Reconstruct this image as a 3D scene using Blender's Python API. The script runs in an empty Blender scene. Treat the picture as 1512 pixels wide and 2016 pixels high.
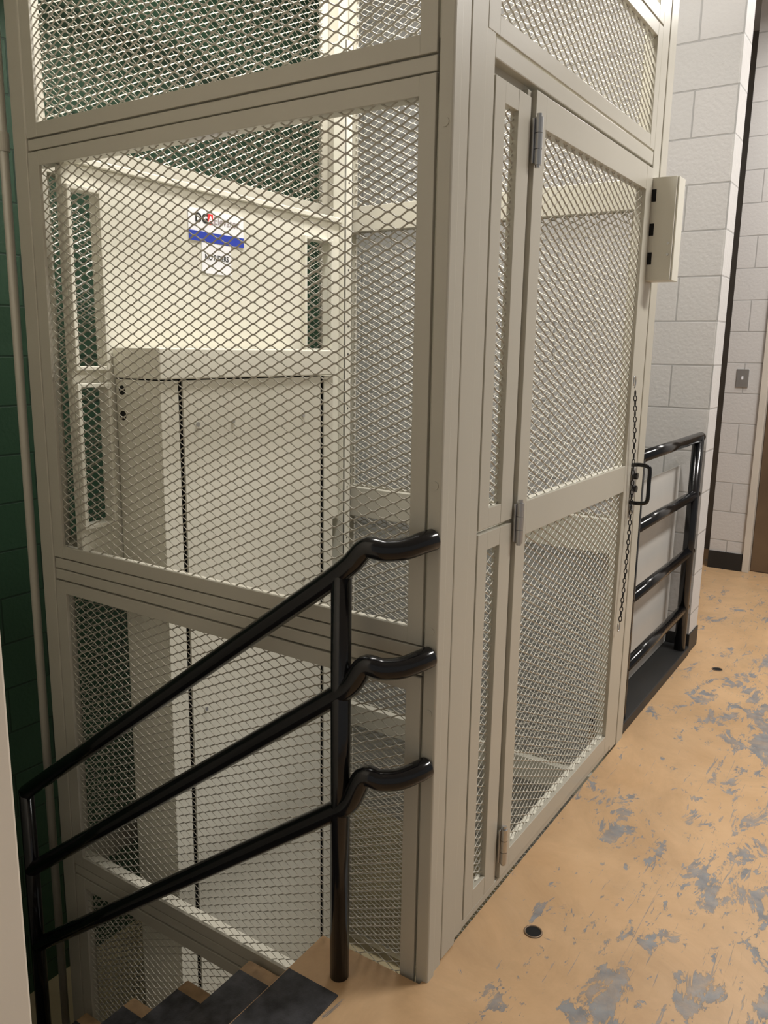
import bpy, bmesh, math, random
from mathutils import Vector, Matrix
random.seed(4)
C = bpy.context.scene.collection
V = Vector
try:
    bpy.context.scene.view_settings.view_transform = 'Standard'
except Exception: pass

# ---------------------------------------------------------------- camera
rho, th = math.radians(0.9), math.radians(11.3)
U = V((math.sin(rho)*math.cos(th), -math.cos(rho)*math.cos(th), -math.sin(th)))
R = V((math.cos(rho), math.sin(rho), 0))
H = V((math.sin(rho)*math.sin(th), -math.cos(rho)*math.sin(th), math.cos(th)))
a = math.radians(33.4)
Xc = H*math.cos(a) + R*math.sin(a)
Yc = H*math.sin(a) - R*math.cos(a)
rows = [(w[0], -w[1], -w[2]) for w in (Xc, Yc, U)]
cd = bpy.data.cameras.new('camera'); cam = bpy.data.objects.new('camera', cd); C.objects.link(cam)
M = Matrix(rows).to_4x4(); M.translation = V((-1.4387, -0.8252, 1.45))
cam.matrix_world = M
cd.sensor_fit = 'VERTICAL'; cd.sensor_height = 24.0; cd.lens = 24.0*1600/2016
cd.clip_start = 0.02
bpy.context.scene.camera = cam

# ---------------------------------------------------------------- materials
def newmat(name):
    m = bpy.data.materials.new(name); m.use_nodes = True
    nt = m.node_tree; b = nt.nodes['Principled BSDF']
    return m, nt, b
def N(nt, t, **kw):
    n = nt.nodes.new(t)
    for k, v in kw.items():
        if k in n.inputs: n.inputs[k].default_value = v
        else: setattr(n, k, v)
    return n
def paint(name, col, rough=0.4, var=0.06, metallic=0.0, bump=0.04, bscale=160, nscale=3.0):
    m, nt, b = newmat(name)
    g = N(nt, 'ShaderNodeNewGeometry')
    n = N(nt, 'ShaderNodeTexNoise'); n.inputs['Scale'].default_value = nscale; n.inputs['Detail'].default_value = 6
    nt.links.new(g.outputs['Position'], n.inputs['Vector'])
    r = N(nt, 'ShaderNodeValToRGB')
    r.color_ramp.elements[0].position = .3; r.color_ramp.elements[1].position = .7
    r.color_ramp.elements[0].color = tuple(c*(1-var) for c in col)+(1,)
    r.color_ramp.elements[1].color = tuple(min(1, c*(1+var)) for c in col)+(1,)
    nt.links.new(n.outputs['Fac'], r.inputs['Fac']); nt.links.new(r.outputs['Color'], b.inputs['Base Color'])
    b.inputs['Roughness'].default_value = rough; b.inputs['Metallic'].default_value = metallic
    if bump:
        n2 = N(nt, 'ShaderNodeTexNoise'); n2.inputs['Scale'].default_value = bscale
        nt.links.new(g.outputs['Position'], n2.inputs['Vector'])
        bp = N(nt, 'ShaderNodeBump'); bp.inputs['Strength'].default_value = bump; bp.inputs['Distance'].default_value = .002
        nt.links.new(n2.outputs['Fac'], bp.inputs['Height']); nt.links.new(bp.outputs['Normal'], b.inputs['Normal'])
    return m
def brick(name, ax, c1, c2, mortar, rough=.55, off=0.0):
    m, nt, b = newmat(name)
    g = N(nt, 'ShaderNodeNewGeometry'); s = N(nt, 'ShaderNodeSeparateXYZ'); c = N(nt, 'ShaderNodeCombineXYZ')
    nt.links.new(g.outputs['Position'], s.inputs[0])
    ad = N(nt, 'ShaderNodeMath', operation='ADD'); ad.inputs[1].default_value = off
    nt.links.new(s.outputs['X' if ax == 'x' else 'Y'], ad.inputs[0])
    nt.links.new(ad.outputs[0], c.inputs[0]); nt.links.new(s.outputs['Z'], c.inputs[1])
    t = N(nt, 'ShaderNodeTexBrick')
    t.inputs['Scale'].default_value = 1; t.inputs['Brick Width'].default_value = .4; t.inputs['Row Height'].default_value = .2
    t.inputs['Mortar Size'].default_value = .005; t.inputs['Mortar Smooth'].default_value = .5
    t.inputs['Color1'].default_value = c1+(1,); t.inputs['Color2'].default_value = c2+(1,); t.inputs['Mortar'].default_value = mortar+(1,)
    nt.links.new(c.outputs[0], t.inputs['Vector']); nt.links.new(t.outputs['Color'], b.inputs['Base Color'])
    n2 = N(nt, 'ShaderNodeTexNoise'); n2.inputs['Scale'].default_value = 60; n2.inputs['Detail'].default_value = 5
    nt.links.new(g.outputs['Position'], n2.inputs['Vector'])
    sub = N(nt, 'ShaderNodeMath', operation='MULTIPLY_ADD'); sub.inputs[1].default_value = -1.6
    nt.links.new(t.outputs['Fac'], sub.inputs[0]); nt.links.new(n2.outputs['Fac'], sub.inputs[2])
    bp = N(nt, 'ShaderNodeBump'); bp.inputs['Strength'].default_value = .35; bp.inputs['Distance'].default_value = .004
    nt.links.new(sub.outputs[0], bp.inputs['Height']); nt.links.new(bp.outputs['Normal'], b.inputs['Normal'])
    b.inputs['Roughness'].default_value = rough
    return m
def floor_mat():
    m, nt, b = newmat('worn_orange_floor_paint')
    L = nt.links.new
    g = N(nt, 'ShaderNodeNewGeometry')
    def noise(scale, detail, rough=.5, dist=0., rot=0., sc=(1, 1, 1), loc=(0, 0, 0)):
        mp = N(nt, 'ShaderNodeMapping'); mp.inputs['Rotation'].default_value = (0, 0, math.radians(rot)); mp.inputs['Scale'].default_value = sc; mp.inputs['Location'].default_value = loc
        L(g.outputs['Position'], mp.inputs['Vector'])
        n = N(nt, 'ShaderNodeTexNoise'); n.inputs['Scale'].default_value = scale; n.inputs['Detail'].default_value = detail
        n.inputs['Roughness'].default_value = rough; n.inputs['Distortion'].default_value = dist
        L(mp.outputs[0], n.inputs['Vector']); return n.outputs['Fac']
    def mth(op, a_, b_=None, c_=None):
        n = N(nt, 'ShaderNodeMath', operation=op)
        for i, q in enumerate((a_, b_, c_)):
            if q is None: continue
            if isinstance(q, (int, float)): n.inputs[i].default_value = q
            else: L(q, n.inputs[i])
        return n.outputs[0]
    def ramp(f, p0, p1, c0=(0, 0, 0, 1), c1=(1, 1, 1, 1)):
        r = N(nt, 'ShaderNodeValToRGB'); e = r.color_ramp.elements
        e[0].position = p0; e[1].position = p1; e[0].color = c0; e[1].color = c1
        L(f, r.inputs['Fac']); return r.outputs['Color']
    s = N(nt, 'ShaderNodeSeparateXYZ'); L(g.outputs['Position'], s.inputs[0])
    wy = N(nt, 'ShaderNodeMapRange'); wy.inputs['From Min'].default_value = -.02; wy.inputs['From Max'].default_value = -.5; wy.inputs['To Min'].default_value = -.05; wy.inputs['To Max'].default_value = .025
    L(s.outputs['Y'], wy.inputs['Value'])
    wx = N(nt, 'ShaderNodeMapRange'); wx.inputs['From Min'].default_value = .0; wx.inputs['From Max'].default_value = 3.0; wx.inputs['To Min'].default_value = 0.0; wx.inputs['To Max'].default_value = .05
    L(s.outputs['X'], wx.inputs['Value'])
    wear = mth('ADD', wy.outputs[0], wx.outputs[0])
    lo = noise(1.6, 2)
    big = mth('ADD', mth('MULTIPLY_ADD', lo, .26, noise(7.0, 12, .74, .5, -35, (.75, 1.5, 1), (2, 5, 0))), wear)
    f1 = ramp(big, .712, .722)
    small = mth('ADD', mth('MULTIPLY_ADD', lo, .12, noise(22, 9, .68, .4, 15, (.7, 1.5, 1), (3, 1, 0))), wear)
    f2 = ramp(small, .702, .710)
    sc = noise(6, 7, .6, 1.2, -25, (.8, 11, 1))
    f3 = ramp(mth('ADD', sc, mth('MULTIPLY', wear, .6)), .665, .68, c1=(.8, .8, .8, 1))
    sc2 = noise(5, 6, .6, .8, 50, (.8, 13, 1), (7, 2, 0))
    f4 = ramp(mth('ADD', sc2, mth('MULTIPLY', wear, .6)), .675, .69, c1=(.75, .75, .75, 1))
    fade = ramp(noise(12, 7, .7, .3, 0, (1, 1, 1), (9, 4, 0)), .32, .55, (.55, .55, .55, 1), (1, 1, 1, 1))
    mx = mth('MULTIPLY', mth('MAXIMUM', mth('MAXIMUM', f1, f2), mth('MAXIMUM', f3, f4)), fade)
    base = ramp(noise(4, 9, .6), .3, .7, (.58, .365, .19, 1), (.67, .445, .25, 1))
    grime = ramp(noise(2.6, 9, .72, .8, 20), .36, .60, (.82, .82, .82, 1), (1, 1, 1, 1))
    mu = N(nt, 'ShaderNodeVectorMath', operation='MULTIPLY'); L(base, mu.inputs[0]); L(grime, mu.inputs[1])
    grey = ramp(noise(28, 6), .3, .7, (.20, .20, .205, 1), (.31, .31, .315, 1))
    mix = N(nt, 'ShaderNodeMix', data_type='RGBA')
    L(mx, mix.inputs[0])
    cs = [i for i in mix.inputs if i.type == 'RGBA']; co = [o for o in mix.outputs if o.type == 'RGBA'][0]
    L(mu.outputs[0], cs[0]); L(grey, cs[1]); L(co, b.inputs['Base Color'])
    inv = mth('MULTIPLY', mx, -1)
    bp = N(nt, 'ShaderNodeBump'); bp.inputs['Strength'].default_value = .4; bp.inputs['Distance'].default_value = .002
    L(inv, bp.inputs['Height']); L(bp.outputs['Normal'], b.inputs['Normal'])
    b.inputs['Roughness'].default_value = .4
    return m

CREAM = paint('cream_enamel', (.50, .475, .40), .32, .02)
CREAM_W = paint('cream_enamel_wire_shaded', (.46, .435, .37), .4, .02, bump=0)  # same enamel as the frames, darkened so the mesh wires read as shaded
CREAM_T = paint('cream_enamel_tower', (.68, .66, .57), .4, .03)
BLACK = paint('gloss_black_enamel', (.006, .006, .007), .16, .3, bump=.12, bscale=55)
BLACKM = paint('matt_black_paint', (.015, .015, .015), .5, .3)
DARK = paint('dark_gap', (.006, .006, .006), .9, .1, bump=0)
STEEL = paint('zinc_steel', (.55, .55, .55), .28, .05, metallic=1.0)
RUST = paint('worn_brown_steel', (.22, .16, .11), .5, .3, metallic=.6)
CHAIN = paint('dark_chain_metal', (.03, .03, .03), .35, .2, metallic=.6)
WHITE = paint('white_vinyl', (.85, .86, .9), .4, .01, bump=0)
BLUE = paint('blue_vinyl', (.02, .05, .42), .4, .01, bump=0)
RED = paint('red_vinyl', (.75, .03, .03), .4, .01, bump=0)
INK = paint('black_ink', (.01, .01, .01), .5, .01, bump=0)
GREYINK = paint('grey_ink', (.35, .3, .3), .5, .01, bump=0)
WBRX = brick('white_block_facing_x', 'y', (.61, .59, .575), (.58, .565, .55), (.41, .40, .39))
WBRY = brick('white_block_facing_y', 'x', (.64, .62, .605), (.61, .595, .58), (.43, .42, .41), off=.03)
GBR = brick('green_block', 'x', (.026, .072, .036), (.022, .063, .031), (.012, .035, .018), .5)
TAUPE = paint('taupe_paint', (.17, .155, .135), .5)
JAMB = paint('beige_paint', (.62, .57, .5), .4)
BROWN = paint('brown_door_paint', (.13, .085, .05), .35, .2)
WPAINT = paint('white_wall_paint', (.8, .74, .64), .5)
CEIL = paint('ceiling_white', (.7, .69, .67), .7)
FLOOR = floor_mat()
LOWF = paint('lower_floor', (.5, .42, .26), .6, .15)
GRIP = paint('dark_anti_slip', (.05, .05, .055), .75, .6, bump=.8, bscale=220, nscale=25)
STAIR = paint('tan_worn_concrete_paint', (.40, .26, .14), .6, .35, nscale=14)
PANELG = paint('grey_white_sheet', (.56, .545, .51), .5, .05)
GLASS = paint('dark_glass', (.05, .035, .02), .1, .3, bump=0)
def emis(name, col, s):
    m, nt, b = newmat(name); b.inputs['Base Color'].default_value = col+(1,)
    b.inputs['Emission Color'].default_value = col+(1,); b.inputs['Emission Strength'].default_value = s; return m
LAMP = emis('lamp_diffuser', (1, .97, .93), 4)

# ---------------------------------------------------------------- builders
WP = {}
def thing(name, loc, label, cat, **kw):
    o = bpy.data.objects.new(name, None); o.empty_display_size = .1; o.location = loc; C.objects.link(o)
    WP[o.name] = V(loc); o['label'] = label; o['category'] = cat
    for k, v in kw.items(): o[k] = v
    return o
def mk(name, verts, faces, mat, parent=None, smooth=False, kind=None):
    xs = [v[0] for v in verts]; ys = [v[1] for v in verts]; zs = [v[2] for v in verts]
    o0 = V(((min(xs)+max(xs))/2, (min(ys)+max(ys))/2, min(zs)))
    me = bpy.data.meshes.new(name)
    me.from_pydata([(v[0]-o0[0], v[1]-o0[1], v[2]-o0[2]) for v in verts], [], faces)
    me.materials.append(mat)
    if smooth: me.polygons.foreach_set('use_smooth', [True]*len(me.polygons))
    me.update()
    o = bpy.data.objects.new(name, me); C.objects.link(o); WP[o.name] = o0
    if parent: o.parent = parent; o.location = o0-WP[parent.name]
    else: o.location = o0
    if kind: o['kind'] = kind
    return o
def boxgeo(boxes, bevel=0.0, seg=2):
    vs, fs = [], []
    for b in boxes:
        x0, x1, y0, y1, z0, z1 = b
        if x0 > x1: x0, x1 = x1, x0
        if y0 > y1: y0, y1 = y1, y0
        bm = bmesh.new(); bmesh.ops.create_cube(bm, size=1)
        for v in bm.verts:
            v.co = V(((x0+x1)/2+v.co.x*(x1-x0), (y0+y1)/2+v.co.y*(y1-y0), (z0+z1)/2+v.co.z*(z1-z0)))
        if bevel:
            bmesh.ops.bevel(bm, geom=list(bm.edges), offset=min(bevel, .45*min(x1-x0, y1-y0, z1-z0)), segments=seg, affect='EDGES', profile=.5)
        bm.verts.index_update(); k = len(vs)
        vs += [tuple(v.co) for v in bm.verts]; fs += [tuple(k+v.index for v in f.verts) for f in bm.faces]; bm.free()
    return vs, fs
def boxes(name, bl, mat, parent=None, bevel=.0015, kind=None):
    vs, fs = boxgeo(bl, bevel); return mk(name, vs, fs, mat, parent, kind=kind)
def smoothpts(p, n=8):
    out = []
    for i in range(len(p)-1):
        p0 = p[max(i-1, 0)]; p1 = p[i]; p2 = p[i+1]; p3 = p[min(i+2, len(p)-1)]
        for k in range(n):
            t = k/n
            out.append(.5*((2*p1)+(p2-p0)*t+(2*p0-5*p1+4*p2-p3)*t*t+(3*p1-p0-3*p2+p3)*t**3))
    out.append(p[-1]); return out
def sweep(pts, r, closed=False, seg=16, cap=True):
    pts = [V(p) for p in pts]; n = len(pts); vs, fs = [], []
    def tan(i):
        if closed: return (pts[(i+1) % n]-pts[i-1]).normalized()
        return (pts[min(i+1, n-1)]-pts[max(i-1, 0)]).normalized()
    t = tan(0); ref = V((0, 0, 1)) if abs(t.z) < .9 else V((1, 0, 0)); nrm = t.cross(ref).normalized()
    for i in range(n):
        t = tan(i); nrm = (nrm-t*nrm.dot(t)).normalized(); b = t.cross(nrm)
        for k in range(seg):
            an = 2*math.pi*k/seg; vs.append(tuple(pts[i]+nrm*math.cos(an)*r+b*math.sin(an)*r))
    for i in range(n if closed else n-1):
        j = (i+1) % n
        for k in range(seg):
            k2 = (k+1) % seg; fs.append((i*seg+k, i*seg+k2, j*seg+k2, j*seg+k))
    if cap and not closed:
        fs.append(tuple(range(seg-1, -1, -1))); fs.append(tuple((n-1)*seg+k for k in range(seg)))
    return vs, fs
def join(parts):
    vs, fs = [], []
    for a_, b_ in parts:
        k = len(vs); vs += a_; fs += [tuple(i+k for i in f) for f in b_]
    return vs, fs
def tube(name, pts, r, mat, parent=None, seg=20):
    vs, fs = sweep(pts, r, seg=seg); return mk(name, vs, fs, mat, parent, smooth=True)
def disc(c, axis, r, h, seg=20):
    c = V(c); ax = V(axis).normalized(); return sweep([c, c+ax*h], r, seg=seg)

class Face:
    def __init__(s, O, Uv, Nv): s.O, s.U, s.N = V(O), V(Uv), V(Nv)
    def p(s, u, v, n): return s.O+s.U*u+V((0, 0, v))+s.N*n
    def box(s, u0, u1, v0, v1, n0, n1):
        p, q = s.p(u0, v0, n0), s.p(u1, v1, n1)
        return (min(p.x, q.x), max(p.x, q.x), min(p.y, q.y), max(p.y, q.y), v0, v1)
LF = Face((0, 0, 0), (0, 1, 0), (-1, 0, 0))
FF = Face((0, 0, 0), (1, 0, 0), (0, -1, 0))
RF = Face((1.5, 0, 0), (0, 1, 0), (1, 0, 0))
BF = Face((0, 1.38, 0), (1, 0, 0), (0, 1, 0))
LWD, SWD = .0530, .0245
def expanded(F, u0, u1, v0, v1, n, lw=LWD, sw=SWD, w=.0035, t=.0015):
    vs, fs = [], []
    bl = .0026; phi = math.radians(38); cp, sp = math.cos(phi), math.sin(phi)
    def clip(a_, b_):
        t0, t1 = 0., 1.; dx, dy = b_[0]-a_[0], b_[1]-a_[1]
        for p, q in ((-dx, a_[0]-u0), (dx, u1-a_[0]), (-dy, a_[1]-v0), (dy, v1-a_[1])):
            if abs(p) < 1e-9:
                if q < 0: return None
            else:
                r = q/p
                if p < 0: t0 = max(t0, r)
                else: t1 = min(t1, r)
        if t1-t0 < .02: return None
        return (a_[0]+dx*t0, a_[1]+dy*t0), (a_[0]+dx*t1, a_[1]+dy*t1)
    O, Uv, Nv = F.O, F.U, F.N
    def strand(a_, b_, w_, t_):
        c = clip(a_, b_)
        if not c: return
        (ax, ay), (bx, by) = c
        L = math.hypot(bx-ax, by-ay)
        if L < 1e-5: return
        px, py = -(by-ay)/L, (bx-ax)/L
        if py < 0: px, py = -px, -py
        k = len(vs)
        A = (px*cp*w_/2, py*cp*w_/2, sp*w_/2); B = (-px*sp*t_/2, -py*sp*t_/2, cp*t_/2)
        for (x, y) in ((ax, ay), (bx, by)):
            for s1, s2 in ((-1, -1), (1, -1), (1, 1), (-1, 1)):
                u = x+A[0]*s1+B[0]*s2; v = y+A[1]*s1+B[1]*s2; nn = n+A[2]*s1+B[2]*s2
                vs.append((O.x+Uv.x*u+Nv.x*nn, O.y+Uv.y*u+Nv.y*nn, v))
        for i in range(4):
            j = (i+1) % 4; fs.append((k+i, k+j, k+4+j, k+4+i))
    rows_ = int((v1-v0)/(sw/2))+2; cols = int((u1-u0)/lw)+3
    for j in range(-1, rows_):
        v = v0+j*sw/2
        for i in range(-1, cols):
            u = u0+(i+(j % 2)*.5)*lw
            strand((u+bl, v), (u+lw/2-bl, v+sw/2), w, t)
            strand((u-bl, v), (u-lw/2+bl, v+sw/2), w, t)
            strand((u-bl-.0012, v), (u+bl+.0012, v), w*1.4, t)
    return vs, fs
def panel(F, parent, u0, u1, v0, v1, openings, name='mesh_panel', depth=.03, n0=0.0, wire=True):
    ops = sorted(openings, key=lambda o: o[2])
    bl = []
    ou0, ou1 = ops[0][0], ops[0][1]
    bl.append(F.box(u0, ou0, v0, v1, n0-depth, n0)); bl.append(F.box(ou1, u1, v0, v1, n0-depth, n0))
    prev = v0
    for o in ops:
        bl.append(F.box(ou0-.0004, ou1+.0004, prev, o[2], n0-depth, n0-.0004)); prev = o[3]
    bl.append(F.box(ou0-.0004, ou1+.0004, prev, v1, n0-depth, n0-.0004))
    fr = boxes(name, bl, CREAM, parent, .0012)
    if wire:
        for o in ops:
            vs, fs = expanded(F, o[0]-.004, o[1]+.004, o[2]-.004, o[3]+.004, n0-.012)
            w = mk('wire_mesh', vs, fs, CREAM_W, fr)
    return fr

# ================================================================ ENCLOSURE
ZB, ZT = -1.5, 3.2
enc = thing('lift_enclosure', (.75, .69, ZB), 'cream painted steel lift enclosure with mesh panels and hinged door', 'lift enclosure')
def post(b, bev=.004):
    return boxes('corner_post', [b], CREAM, enc, bev)
post((.0, .032, -.018, .0155, ZB, ZT))
boxes('jamb_profile', [(.0365, .073, -.012, .03, ZB, ZT), (.03, .2, .022, .055, 0.0, ZT)], CREAM, enc, .003)
post((0, .06, 1.3185, 1.38, ZB, ZT))
post((1.425, 1.5, -.004, .060, ZB, ZT))
post((1.43, 1.5, 1.3185, 1.38, ZB, ZT))
boxes('jamb_profile', [(.079, .146, -.010, .02, 0.004, ZT)], CREAM, enc, .003)
boxes('jamb_profile', [(.152, .2, -.002, .02, 0.004, ZT)], CREAM, enc, .003)
boxes('jamb_profile', [(1.349, 1.421, -.002, .05, 0.004, ZT)], CREAM, enc, .003)
for z in (1.875, 1.176, .86, .672):
    vs, fs = disc((.0005, -.001, z), (-1, 0, 0), .009, .0022)
    mk('bolt_cap', vs, fs, CREAM, enc)
def side(F, u0, u1):
    for (a0, a1) in ((2.001, 3.15), (.823, 1.965), (-.212, .749), (-1.45, -.251)):
        panel(F, enc, u0, u1, a0, a1, [(u0+.038, u1-.045, a0+.036, a1-.037)], depth=.010)
    boxes('cross_rail', [F.box(u0, u1, 1.969, 1.997, -.03, -.002), F.box(u0+.002, u1-.002, 1.93, 2.03, -.045, -.0125)], CREAM, enc, .002)
    boxes('cross_rail', [F.box(u0, u1, .7535, .784, -.03, -.002), F.box(u0, u1, .788, .8185, -.03, -.002), F.box(u0+.002, u1-.002, .72, .85, -.045, -.0125)], CREAM, enc, .002)
    boxes('cross_rail', [F.box(u0, u1, -.2465, -.2165, -.03, -.002), F.box(u0+.002, u1-.002, -.28, -.18, -.045, -.0125)], CREAM, enc, .002)
    boxes('cross_rail', [F.box(u0, u1, 3.152, 3.2, -.04, -.001)], CREAM, enc, .002)
side(LF, .0205, 1.314)
side(RF, .062, 1.314)
side(BF, .063, 1.425)
panel(FF, enc, .206, .387, .03, 1.033, [(.255, .322, .085, .989)], depth=.02, n0=.002)
panel(FF, enc, .206, .387, 1.043, 2.012, [(.255, .322, 1.09, 1.968)], depth=.02, n0=.002)
boxes('jamb_profile', [(.385, .403, .006, .04, .03, 2.03)], CREAM, enc, .002)
boxes('header_rail', [(.2, 1.347, -.001, .05, 2.042, 2.083), (.2, 1.347, .02, .06, 2.0, 2.10)], CREAM, enc, .003)
boxes('sill_rail', [(.2, 1.349, .0, .05, 0.004, .027)], CREAM, enc, .003)
boxes('header_rail', [(.15, 1.347, .004, .05, 2.440, 2.50)], CREAM, enc, .002)
panel(FF, enc, .163, 1.345, 2.087, 2.447, [(.215, 1.298, 2.126, 2.408)], depth=.012, n0=.003)
panel(FF, enc, .163, 1.345, 2.453, 3.19, [(.215, 1.298, 2.495, 3.14)], depth=.012, n0=.003)
door = panel(FF, enc, .407, 1.343, .032, 2.032, [(.466, 1.278, .092, .989), (.466, 1.278, 1.077, 1.960)], name='door', depth=.03, n0=.006)
door['label'] = 'cream steel hinged door with two expanded mesh openings'
for z in (.085, .98, 1.87):
    parts = []
    for k in range(3):
        parts.append(disc((.404, -.016, z+k*.0345), (0, 0, 1), .0095, .033))
    parts.append(disc((.404, -.016, z-.006), (0, 0, 1), .006, .116))
    parts.append(boxgeo([(.392, .425, -.009, -.0035, z+.003, z+.1)], .001))
    h = join(parts); o = mk('hinge', h[0], h[1], STEEL, door, smooth=False); o['label'] = 'zinc barrel hinge'
parts = [boxgeo([(1.355, 1.393, -.012, -.001, .955, 1.062)], .004)]
parts.append(disc((1.372, -.0015, .915), (0, -1, 0), .014, .012))
parts.append(boxgeo([(1.362, 1.382, -.006, -.001, .885, .94)], .004))
h = join(parts); lk = mk('lock_plate', h[0], h[1], STEEL, enc); lk['label'] = 'zinc lock plate with two push buttons'
for z in (1.033, .988):
    vs, fs = disc((1.374, -.012, z), (0, -1, 0), .012, .010); o = mk('push_button', vs, fs, BLACK, lk); o['label'] = 'round black push button'
hp = [V((1.36, -.004, 1.072)), V((1.362, -.03, 1.075)), V((1.365, -.058, 1.070)), V((1.366, -.064, 1.055)), V((1.366, -.064, 1.01)), V((1.366, -.064, .962)), V((1.365, -.058, .945)), V((1.362, -.03, .940)), V((1.36, -.004, .942))]
o = tube('pull_handle', smoothpts(hp, 5), .007, BLACK, enc, 12); o['label'] = 'black bent bar pull handle'
bx = boxes('interlock_box', [(1.345, 1.352, -.082, -.003, 1.685, 2.005), (1.352, 1.425, -.088, -.082, 1.685, 2.005), (1.352, 1.425, -.082, -.003, 1.685, 1.691), (1.352, 1.425, -.082, -.003, 1.999, 2.005), (1.419, 1.425, -.082, -.003, 1.691, 1.999)], CREAM_T, enc, .0015)
bx['label'] = 'cream steel interlock box with three cable knockouts'
for z in (1.95, 1.845, 1.755):
    o = boxes('knockout', [(1.3435, 1.3455, -.020, -.006, z-.019, z+.019)], DARK, bx, .002)
for z in (1.765, 1.80):
    vs, fs = disc((1.345, -.07, z), (-1, 0, 0), .004, .003); mk('screw', vs, fs, STEEL, bx)

# chain
ch = []
cp_ = smoothpts([V((1.268, -.022, 1.34)), V((1.300, -.022, 1.18)), V((1.318, -.022, 1.0)), V((1.322, -.022, .85)), V((1.312, -.022, .68)), V((1.295, -.022, .53))], 40)
acc = 0; pitch = .0155; links = []
for i in range(1, len(cp_)):
    acc += (cp_[i]-cp_[i-1]).length
    if acc >= pitch: acc = 0; links.append((cp_[i], (cp_[i]-cp_[i-1]).normalized()))
for k, (c, t) in enumerate(links):
    s_ = V((0, 1, 0)) if k % 2 else t.cross(V((0, 1, 0))).normalized()
    pl = [c+t*math.cos(q)*.0098+s_*math.sin(q)*.0050 for q in [2*math.pi*i/12 for i in range(12)]]
    ch.append(sweep(pl, .0018, closed=True, seg=6))
vs, fs = join(ch)
chn = thing('safety_chain', (1.295, -.022, .5), 'thin dark metal link chain hanging on the mesh door', 'chain')
o = mk('chain_links', vs, fs, CHAIN, chn, smooth=True); o['kind'] = 'stuff'
for (x, z, s_) in ((1.266, 1.358, 1), (1.293, .51, -1)):
    hk = [V((x+.011*math.cos(q), -.019, z+s_*.020*math.sin(q))) for q in [math.radians(-70+i*26) for i in range(12)]]
    o = tube('snap_hook', hk, .0023, STEEL, chn, 8); o['label'] = 'bright steel hook'

# ================================================================ LIFT TOWER
tw = thing('lift_drive_tower', (.57, 1.1, ZB), 'cream painted steel drive tower cabinet with two dark vertical guide slots', 'lift machinery')
boxes('tower_core', [(.172, .964, 1.014, 1.19, ZB, 1.35)], DARK, tw, 0)
boxes('tower_cover', [(.16, .228, 1.0, 1.007, ZB, 1.352), (.16, .167, 1.0075, 1.193, ZB, 1.352), (.246, .902, 1.0, 1.007, ZB, 1.352), (.922, .975, 1.0, 1.007, ZB, 1.352), (.968, .975, 1.0075, 1.193, ZB, 1.352)], CREAM_T, tw, .001)
boxes('tower_lid', [(.154, .981, .992, 1.194, 1.356, 1.445)], CREAM_T, tw, .004)
for (x, z) in ((.30, 1.22), (.45, 1.22), (.45, .62), (.30, .3), (.80, 1.22), (.80, .62)):
    vs, fs = disc((x, 1.0, z), (0, -1, 0), .007, .004); mk('screw', vs, fs, STEEL, tw)
for z in (1.32, 1.245):
    vs, fs = disc((.1598, 1.165, z), (-1, 0, 0), .014, .001); mk('cable_hole', vs, fs, DARK, tw)

# ================================================================ BACK WALL PANEL OF LIFT
wl = thing('lift_side_wall', (.64, 1.21, .75), 'cream steel lift wall with small mesh windows behind the drive tower', 'lift wall panel')
Y0, Y1 = 1.198, 1.222
bl = [(.017, .0185, Y0, Y1, .75, 1.935), (.122, 1.05, Y0, Y1, .75, 1.935), (1.2, 1.275, Y0, Y1, .75, 1.935),
      (.019, .121, Y0, Y1, 1.865, 1.935), (.019, .121, Y0, Y1, 1.33, 1.39), (.019, .121, Y0, Y1, .75, .93),
      (1.051, 1.199, Y0, Y1, 1.853, 1.935), (1.051, 1.199, Y0, Y1, 1.33, 1.45), (1.051, 1.199, Y0, Y1, .75, .93)]
wp = boxes('wall_sheet', bl, CREAM_T, wl, .0)
def wframe(x0, x1, z0, z1):
    w = .012
    return [(x0-w, x0, Y0-.02, Y0, z0-w, z1+w), (x1, x1+w, Y0-.02, Y0, z0-w, z1+w), (x0, x1, Y0-.02, Y0, z1, z1+w), (x0, x1, Y0-.02, Y0, z0-w, z0)]
for q in ((.030, .122, 1.39, 1.865), (.030, .122, .93, 1.33), (1.05, 1.2, 1.45, 1.853), (1.05, 1.2, .93, 1.33)):
    boxes('window_frame', wframe(*q), CREAM_T, wl, .002)
boxes('top_trim', [(.018, 1.275, 1.185, 1.23, 1.936, 1.955)], CREAM_T, wl, .003)
pm = thing('guide_post', (1.30, 1.2, ZB), 'cream steel channel post with punched holes beside the lift wall', 'steel post')
boxes('channel', [(1.278, 1.283, 1.17, 1.23, ZB, 2.6), (1.278, 1.325, 1.17, 1.175, ZB, 2.6), (1.32, 1.325, 1.17, 1.23, ZB, 2.6)], CREAM_T, pm, .001)
for i in range(20):
    vs, fs = disc((1.301, 1.1699, .0+i*.11), (0, -1, 0), .004, .0008, 10); mk('punched_hole', vs, fs, DARK, pm)

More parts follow.
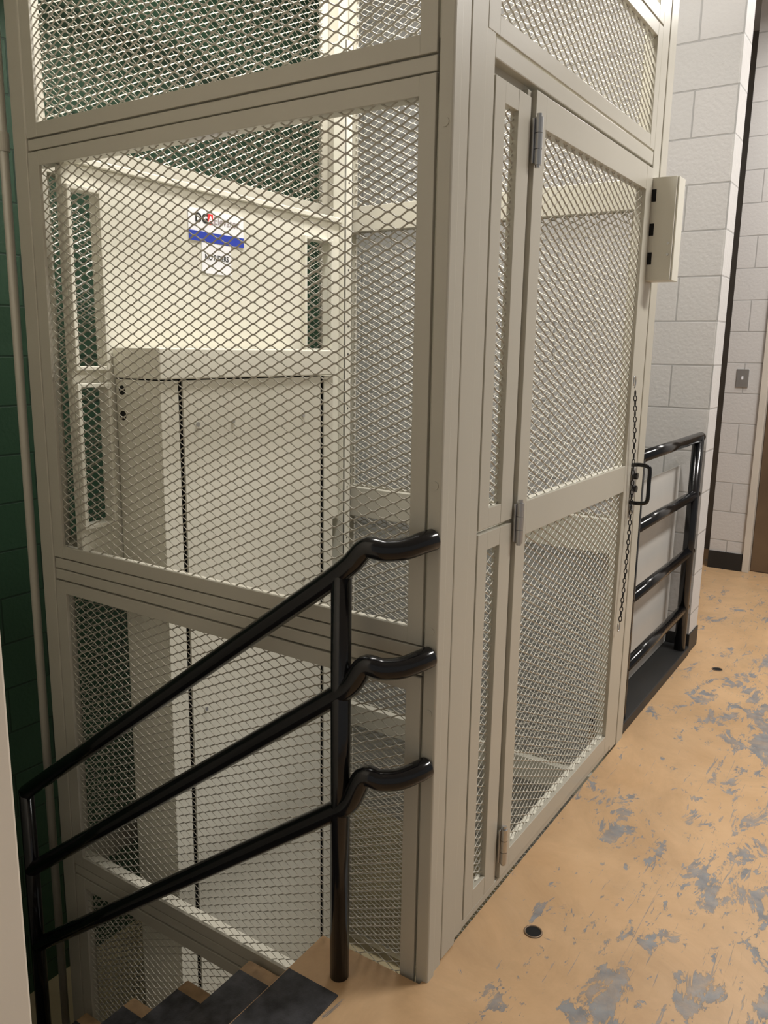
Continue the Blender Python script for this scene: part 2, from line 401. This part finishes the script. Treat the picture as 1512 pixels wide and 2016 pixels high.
# signs
def text(name, body, size, x, z, y, mat, parent, bold=0.0, align='LEFT', sx=1.0):
    cu = bpy.data.curves.new('t', 'FONT'); cu.body = body; cu.size = size; cu.align_x = align; cu.offset = bold; cu.extrude = .0003
    ob = bpy.data.objects.new('t', cu); C.objects.link(ob)
    bpy.context.view_layer.update()
    me = bpy.data.meshes.new_from_object(ob.evaluated_get(bpy.context.evaluated_depsgraph_get()))
    vs = [(x+v.co.x*sx, y-v.co.z, z+v.co.y) for v in me.vertices]; fs = [tuple(p.vertices) for p in me.polygons]
    bpy.data.objects.remove(ob); bpy.data.meshes.remove(me)
    return mk(name, vs, fs, mat, parent)
sg = thing('company_sign', (.598, 1.197, 1.785), 'white and blue rectangular company sign stuck on the lift wall', 'sign')
boxes('sign_plate', [(.472, .724, 1.1955, 1.1978, 1.785, 1.885)], WHITE, sg, .0)
boxes('blue_band', [(.472, .724, 1.1945, 1.1955, 1.785, 1.816)], BLUE, sg, .0)
boxes('red_emblem', [(.556, .580, 1.1945, 1.1955, 1.842, 1.874)], RED, sg, .0004)
text('lettering', 'DG', .040, .500, 1.844, 1.195, INK, sg, .0012)
text('lettering', 'A', .028, .5595, 1.848, 1.1942, WHITE, sg, .0008)
text('lettering', 'Elevator', .036, .583, 1.845, 1.195, GREYINK, sg, .0002)
nt_ = thing('notice_sign', (.594, 1.197, 1.687), 'small white notice sticker with black lettering on the lift wall', 'sign')
boxes('notice_plate', [(.527, .661, 1.1955, 1.1978, 1.687, 1.783)], WHITE, nt_, .0)
text('lettering', 'NO RIDERS', .024, .594, 1.731, 1.195, INK, nt_, .0003, 'CENTER', .90)

# ================================================================ FLOOR + STAIRS
def S(o): o['kind'] = 'structure'; return o
S(boxes('floor', [(-3.2, 6.5, -4.5, -.004, -.2, 0), (-.955, -.012, -.004, .28, -.2, 0), (1.502, 2.74, -.004, .13, -.2, 0), (2.74, 6.5, -.004, 2.4, -.2, 0)], FLOOR, bevel=0))
S(boxes('floor', [(-.96, 2.6, -.004, 2.4, ZB-.1, ZB)], LOWF, bevel=0))
st = thing('staircase', (-.48, 1.2, ZB), 'tan painted stair flight with dark anti-slip treads beside the lift enclosure', 'stairs')
rise, run = .187, .25
sb = []
for n in range(1, 8):
    sb.append((-.953, -.014, .28+run*(n-1)+.001, .28+run*n, -rise*n-.16, -rise*n))
boxes('steps', sb, STAIR, st, .006)
gb = [(-.95, -.148, .13, .276, 0, .004)]
for n in range(1, 8):
    y = .28+run*n
    gb.append((-.95, -.06, y-.215, y-.006, -rise*n, -rise*n+.004))
for b in gb: boxes('tread_grip', [b], GRIP, st, .001)

# near stair railing
rl = thing('stair_railing', (-.096, .166, 0), 'glossy black painted pipe railing running down the stair beside the enclosure', 'railing')
X = -.096; r_ = .0235
def railpts(zj, ze):
    head = [V((-.002, .000, ze)), V((-.028, .008, ze-.003)), V((-.058, .034, ze-.014)), V((-.080, .068, ze-.018)), V((-.093, .105, ze-.016)), V((X, .140, zj+.024))]
    return smoothpts(head+[V((X, .19, zj-.018)), V((X, .30, zj-.75*.134))], 6)+[V((X, .6, zj-.75*.434)), V((X, 1.0, zj-.75*.834)), V((X, 1.40, zj-.75*1.234))]
for zj, ze in ((.985, 1.062), (.712, .803), (.434, .545)):
    tube('rail', railpts(zj, ze), r_, BLACK, rl)
tube('post', [V((X, .166, .0005)), V((X, .166, .985))], .0225, BLACK, rl)
tube('post', [V((X, 1.40, -rise*5+.005)), V((X, 1.40, .060))], .0225, BLACK, rl)
vs, fs = disc((X, 1.40, .055), (0, 0, 1), .0235, .012); mk('post_cap', vs, fs, BLACK, rl, smooth=False)

# far guard railing
gr = thing('guard_railing', (2.03, .03, 0), 'black painted four-bar pipe guard railing beside the lift enclosure', 'railing')
for z in (1.075, .805, .53, .25):
    tube('rail', [V((1.501, .03, z)), V((2.525, .03, z))], .0225, BLACK, gr)
tube('post', [V((1.56, .03, .046)), V((1.56, .03, 1.07))], .0225, BLACK, gr)
tube('post', [V((2.48, .03, .046)), V((2.48, .03, 1.085))], .026, BLACK, gr)
boxes('curb', [(1.502, 2.556, .0, .13, .001, .045)], BLACKM, gr, .004)
boxes('infill_sheet', [(1.505, 2.56, .118, .122, .046, .93)], PANELG, gr, .001)

# ================================================================ ROOM
S(boxes('wall_right', [(2.57, 2.738, .02, 2.42, ZB, 3.6)], WBRX, bevel=0))
S(boxes('wall_right', [(2.5705, 2.738, .012, .0199, 0.0, 3.6)], WBRY, bevel=0))
S(boxes('baseboard_right', [(2.5645, 2.5705, .012, .13, 0, .10), (2.5645, 2.742, .006, .012, 0, .10)], BLACKM, bevel=.001))
S(boxes('wall_back', [(-3.0, 2.57, 2.30, 2.45, ZB, 3.6)], GBR, bevel=0))
S(boxes('wall_far', [(4.4, 4.55, .085, .31, 0, 3.6), (4.4, 4.55, -4.5, -.98, 0, 3.6), (4.4, 4.55, -.98, .085, 2.15, 3.6)], WBRX, bevel=0))
S(boxes('baseboard_far', [(4.388, 4.4, .09, .312, 0, .12)], BLACKM, bevel=.002))
S(boxes('trim_1', [(4.38, 4.56, .045, .088, 0, 2.15), (4.38, 4.56, -.98, -.93, 0, 2.15), (4.38, 4.56, -.93, .045, 2.10, 2.15)], JAMB, bevel=.003))
dd = thing('entrance_door', (4.46, -.445, 0), 'brown door with dark glazing in a beige frame', 'door')
boxes('door_leaf', [(4.44, 4.485, -.928, -.80, .005, 2.095), (4.44, 4.485, -.08, .043, .005, 2.095), (4.44, 4.485, -.80, -.08, .005, .2), (4.44, 4.485, -.80, -.08, 1.98, 2.095)], BROWN, dd, .003)
boxes('door_glass', [(4.458, 4.466, -.80, -.08, .2, 1.98)], GLASS, dd, 0)
vs, fs = join([disc((4.44, -.84, 1.0), (-1, 0, 0), .025, .05)]); mk('door_knob', vs, fs, STEEL, dd)
S(boxes('wall_recess', [(4.95, 5.05, .2, 2.4, 0, 3.6), (2.74, 5.05, 2.3, 2.4, 0, 3.6)], TAUPE, bevel=0))
S(boxes('wall_left', [(-1.1, -.955, .0, 2.3, ZB, 3.6)], WPAINT, bevel=.004))
S(boxes('ceiling', [(-3.2, 6.5, -4.5, 2.4, 3.6, 3.7)], CEIL, bevel=0))
sw = thing('light_switch', (4.397, .206, 1.24), 'stainless steel plate toggle light switch on the block wall', 'light switch')
boxes('switch_plate', [(4.393, 4.3995, .168, .244, 1.24, 1.36)], STEEL, sw, .002)
boxes('toggle', [(4.378, 4.393, .201, .211, 1.292, 1.312)], WHITE, sw, .002)
cn = thing('conduit_pipe', (-.02, 1.43, ZB), 'thin cream painted vertical conduit with coupling beside the enclosure', 'conduit')
tube('pipe', [V((-.0, 1.425, ZB)), V((.0, 1.425, 3.55))], .013, CREAM, cn)
vs, fs = disc((0, 1.425, 1.98), (0, 0, 1), .017, .05); mk('coupling', vs, fs, CREAM, cn)
for (x, y) in ((.302, -.153), (2.44, -.157)):
    fsok = thing('floor_socket', (x, y, 0), 'round steel-rimmed post socket hole in the painted floor', 'floor socket')
    fsok['group'] = 'post sockets in the floor'
    ring = [V((x+.0215*math.cos(2*math.pi*i/32), y+.0215*math.sin(2*math.pi*i/32), .0006)) for i in range(32)]
    vs, fs = sweep(ring, .0026, closed=True, seg=8); mk('rim', vs, fs, RUST, fsok, smooth=True)
    vs, fs = disc((x, y, .0003), (0, 0, 1), .0205, .0008, 32); mk('hole', vs, fs, DARK, fsok)

# ================================================================ LIGHTS
def area(name, loc, sx, sy, power, col=(1, .97, .925), rot=(0, 0, 0)):
    l = bpy.data.lights.new(name, 'AREA'); l.shape = 'RECTANGLE'; l.size = sx; l.size_y = sy; l.energy = power; l.color = col
    o = bpy.data.objects.new(name, l); o.location = loc; o.rotation_euler = rot; C.objects.link(o); return o
def fixture(x, y, z, sx, sy, power, col=(1, .97, .925)):
    f = thing('ceiling_lamp', (x, y, z), 'white ceiling fluorescent lamp fixture', 'ceiling lamp')
    boxes('housing', [(x-sx/2-.03, x+sx/2+.03, y-sy/2-.03, y+sy/2+.03, z+.02, z+.08)], CEIL, f, .004)
    boxes('diffuser', [(x-sx/2, x+sx/2, y-sy/2, y+sy/2, z, z+.02)], LAMP, f, .003)
    area('lamp_light', (x, y, z-.01), sx, sy, power, col)
fixture(2.1, -1.8, 3.5, 1.2, .3, 98)
fixture(3.7, -.6, 3.5, .3, 1.2, 24)
fixture(.8, .6, 3.5, 1.0, .3, 68)
fixture(3.9, 1.5, 3.5, .3, .3, 3)
w = bpy.data.worlds.new('world'); bpy.context.scene.world = w; w.use_nodes = True
w.node_tree.nodes['Background'].inputs[0].default_value = (1, .98, .95, 1)
w.node_tree.nodes['Background'].inputs[1].default_value = .24
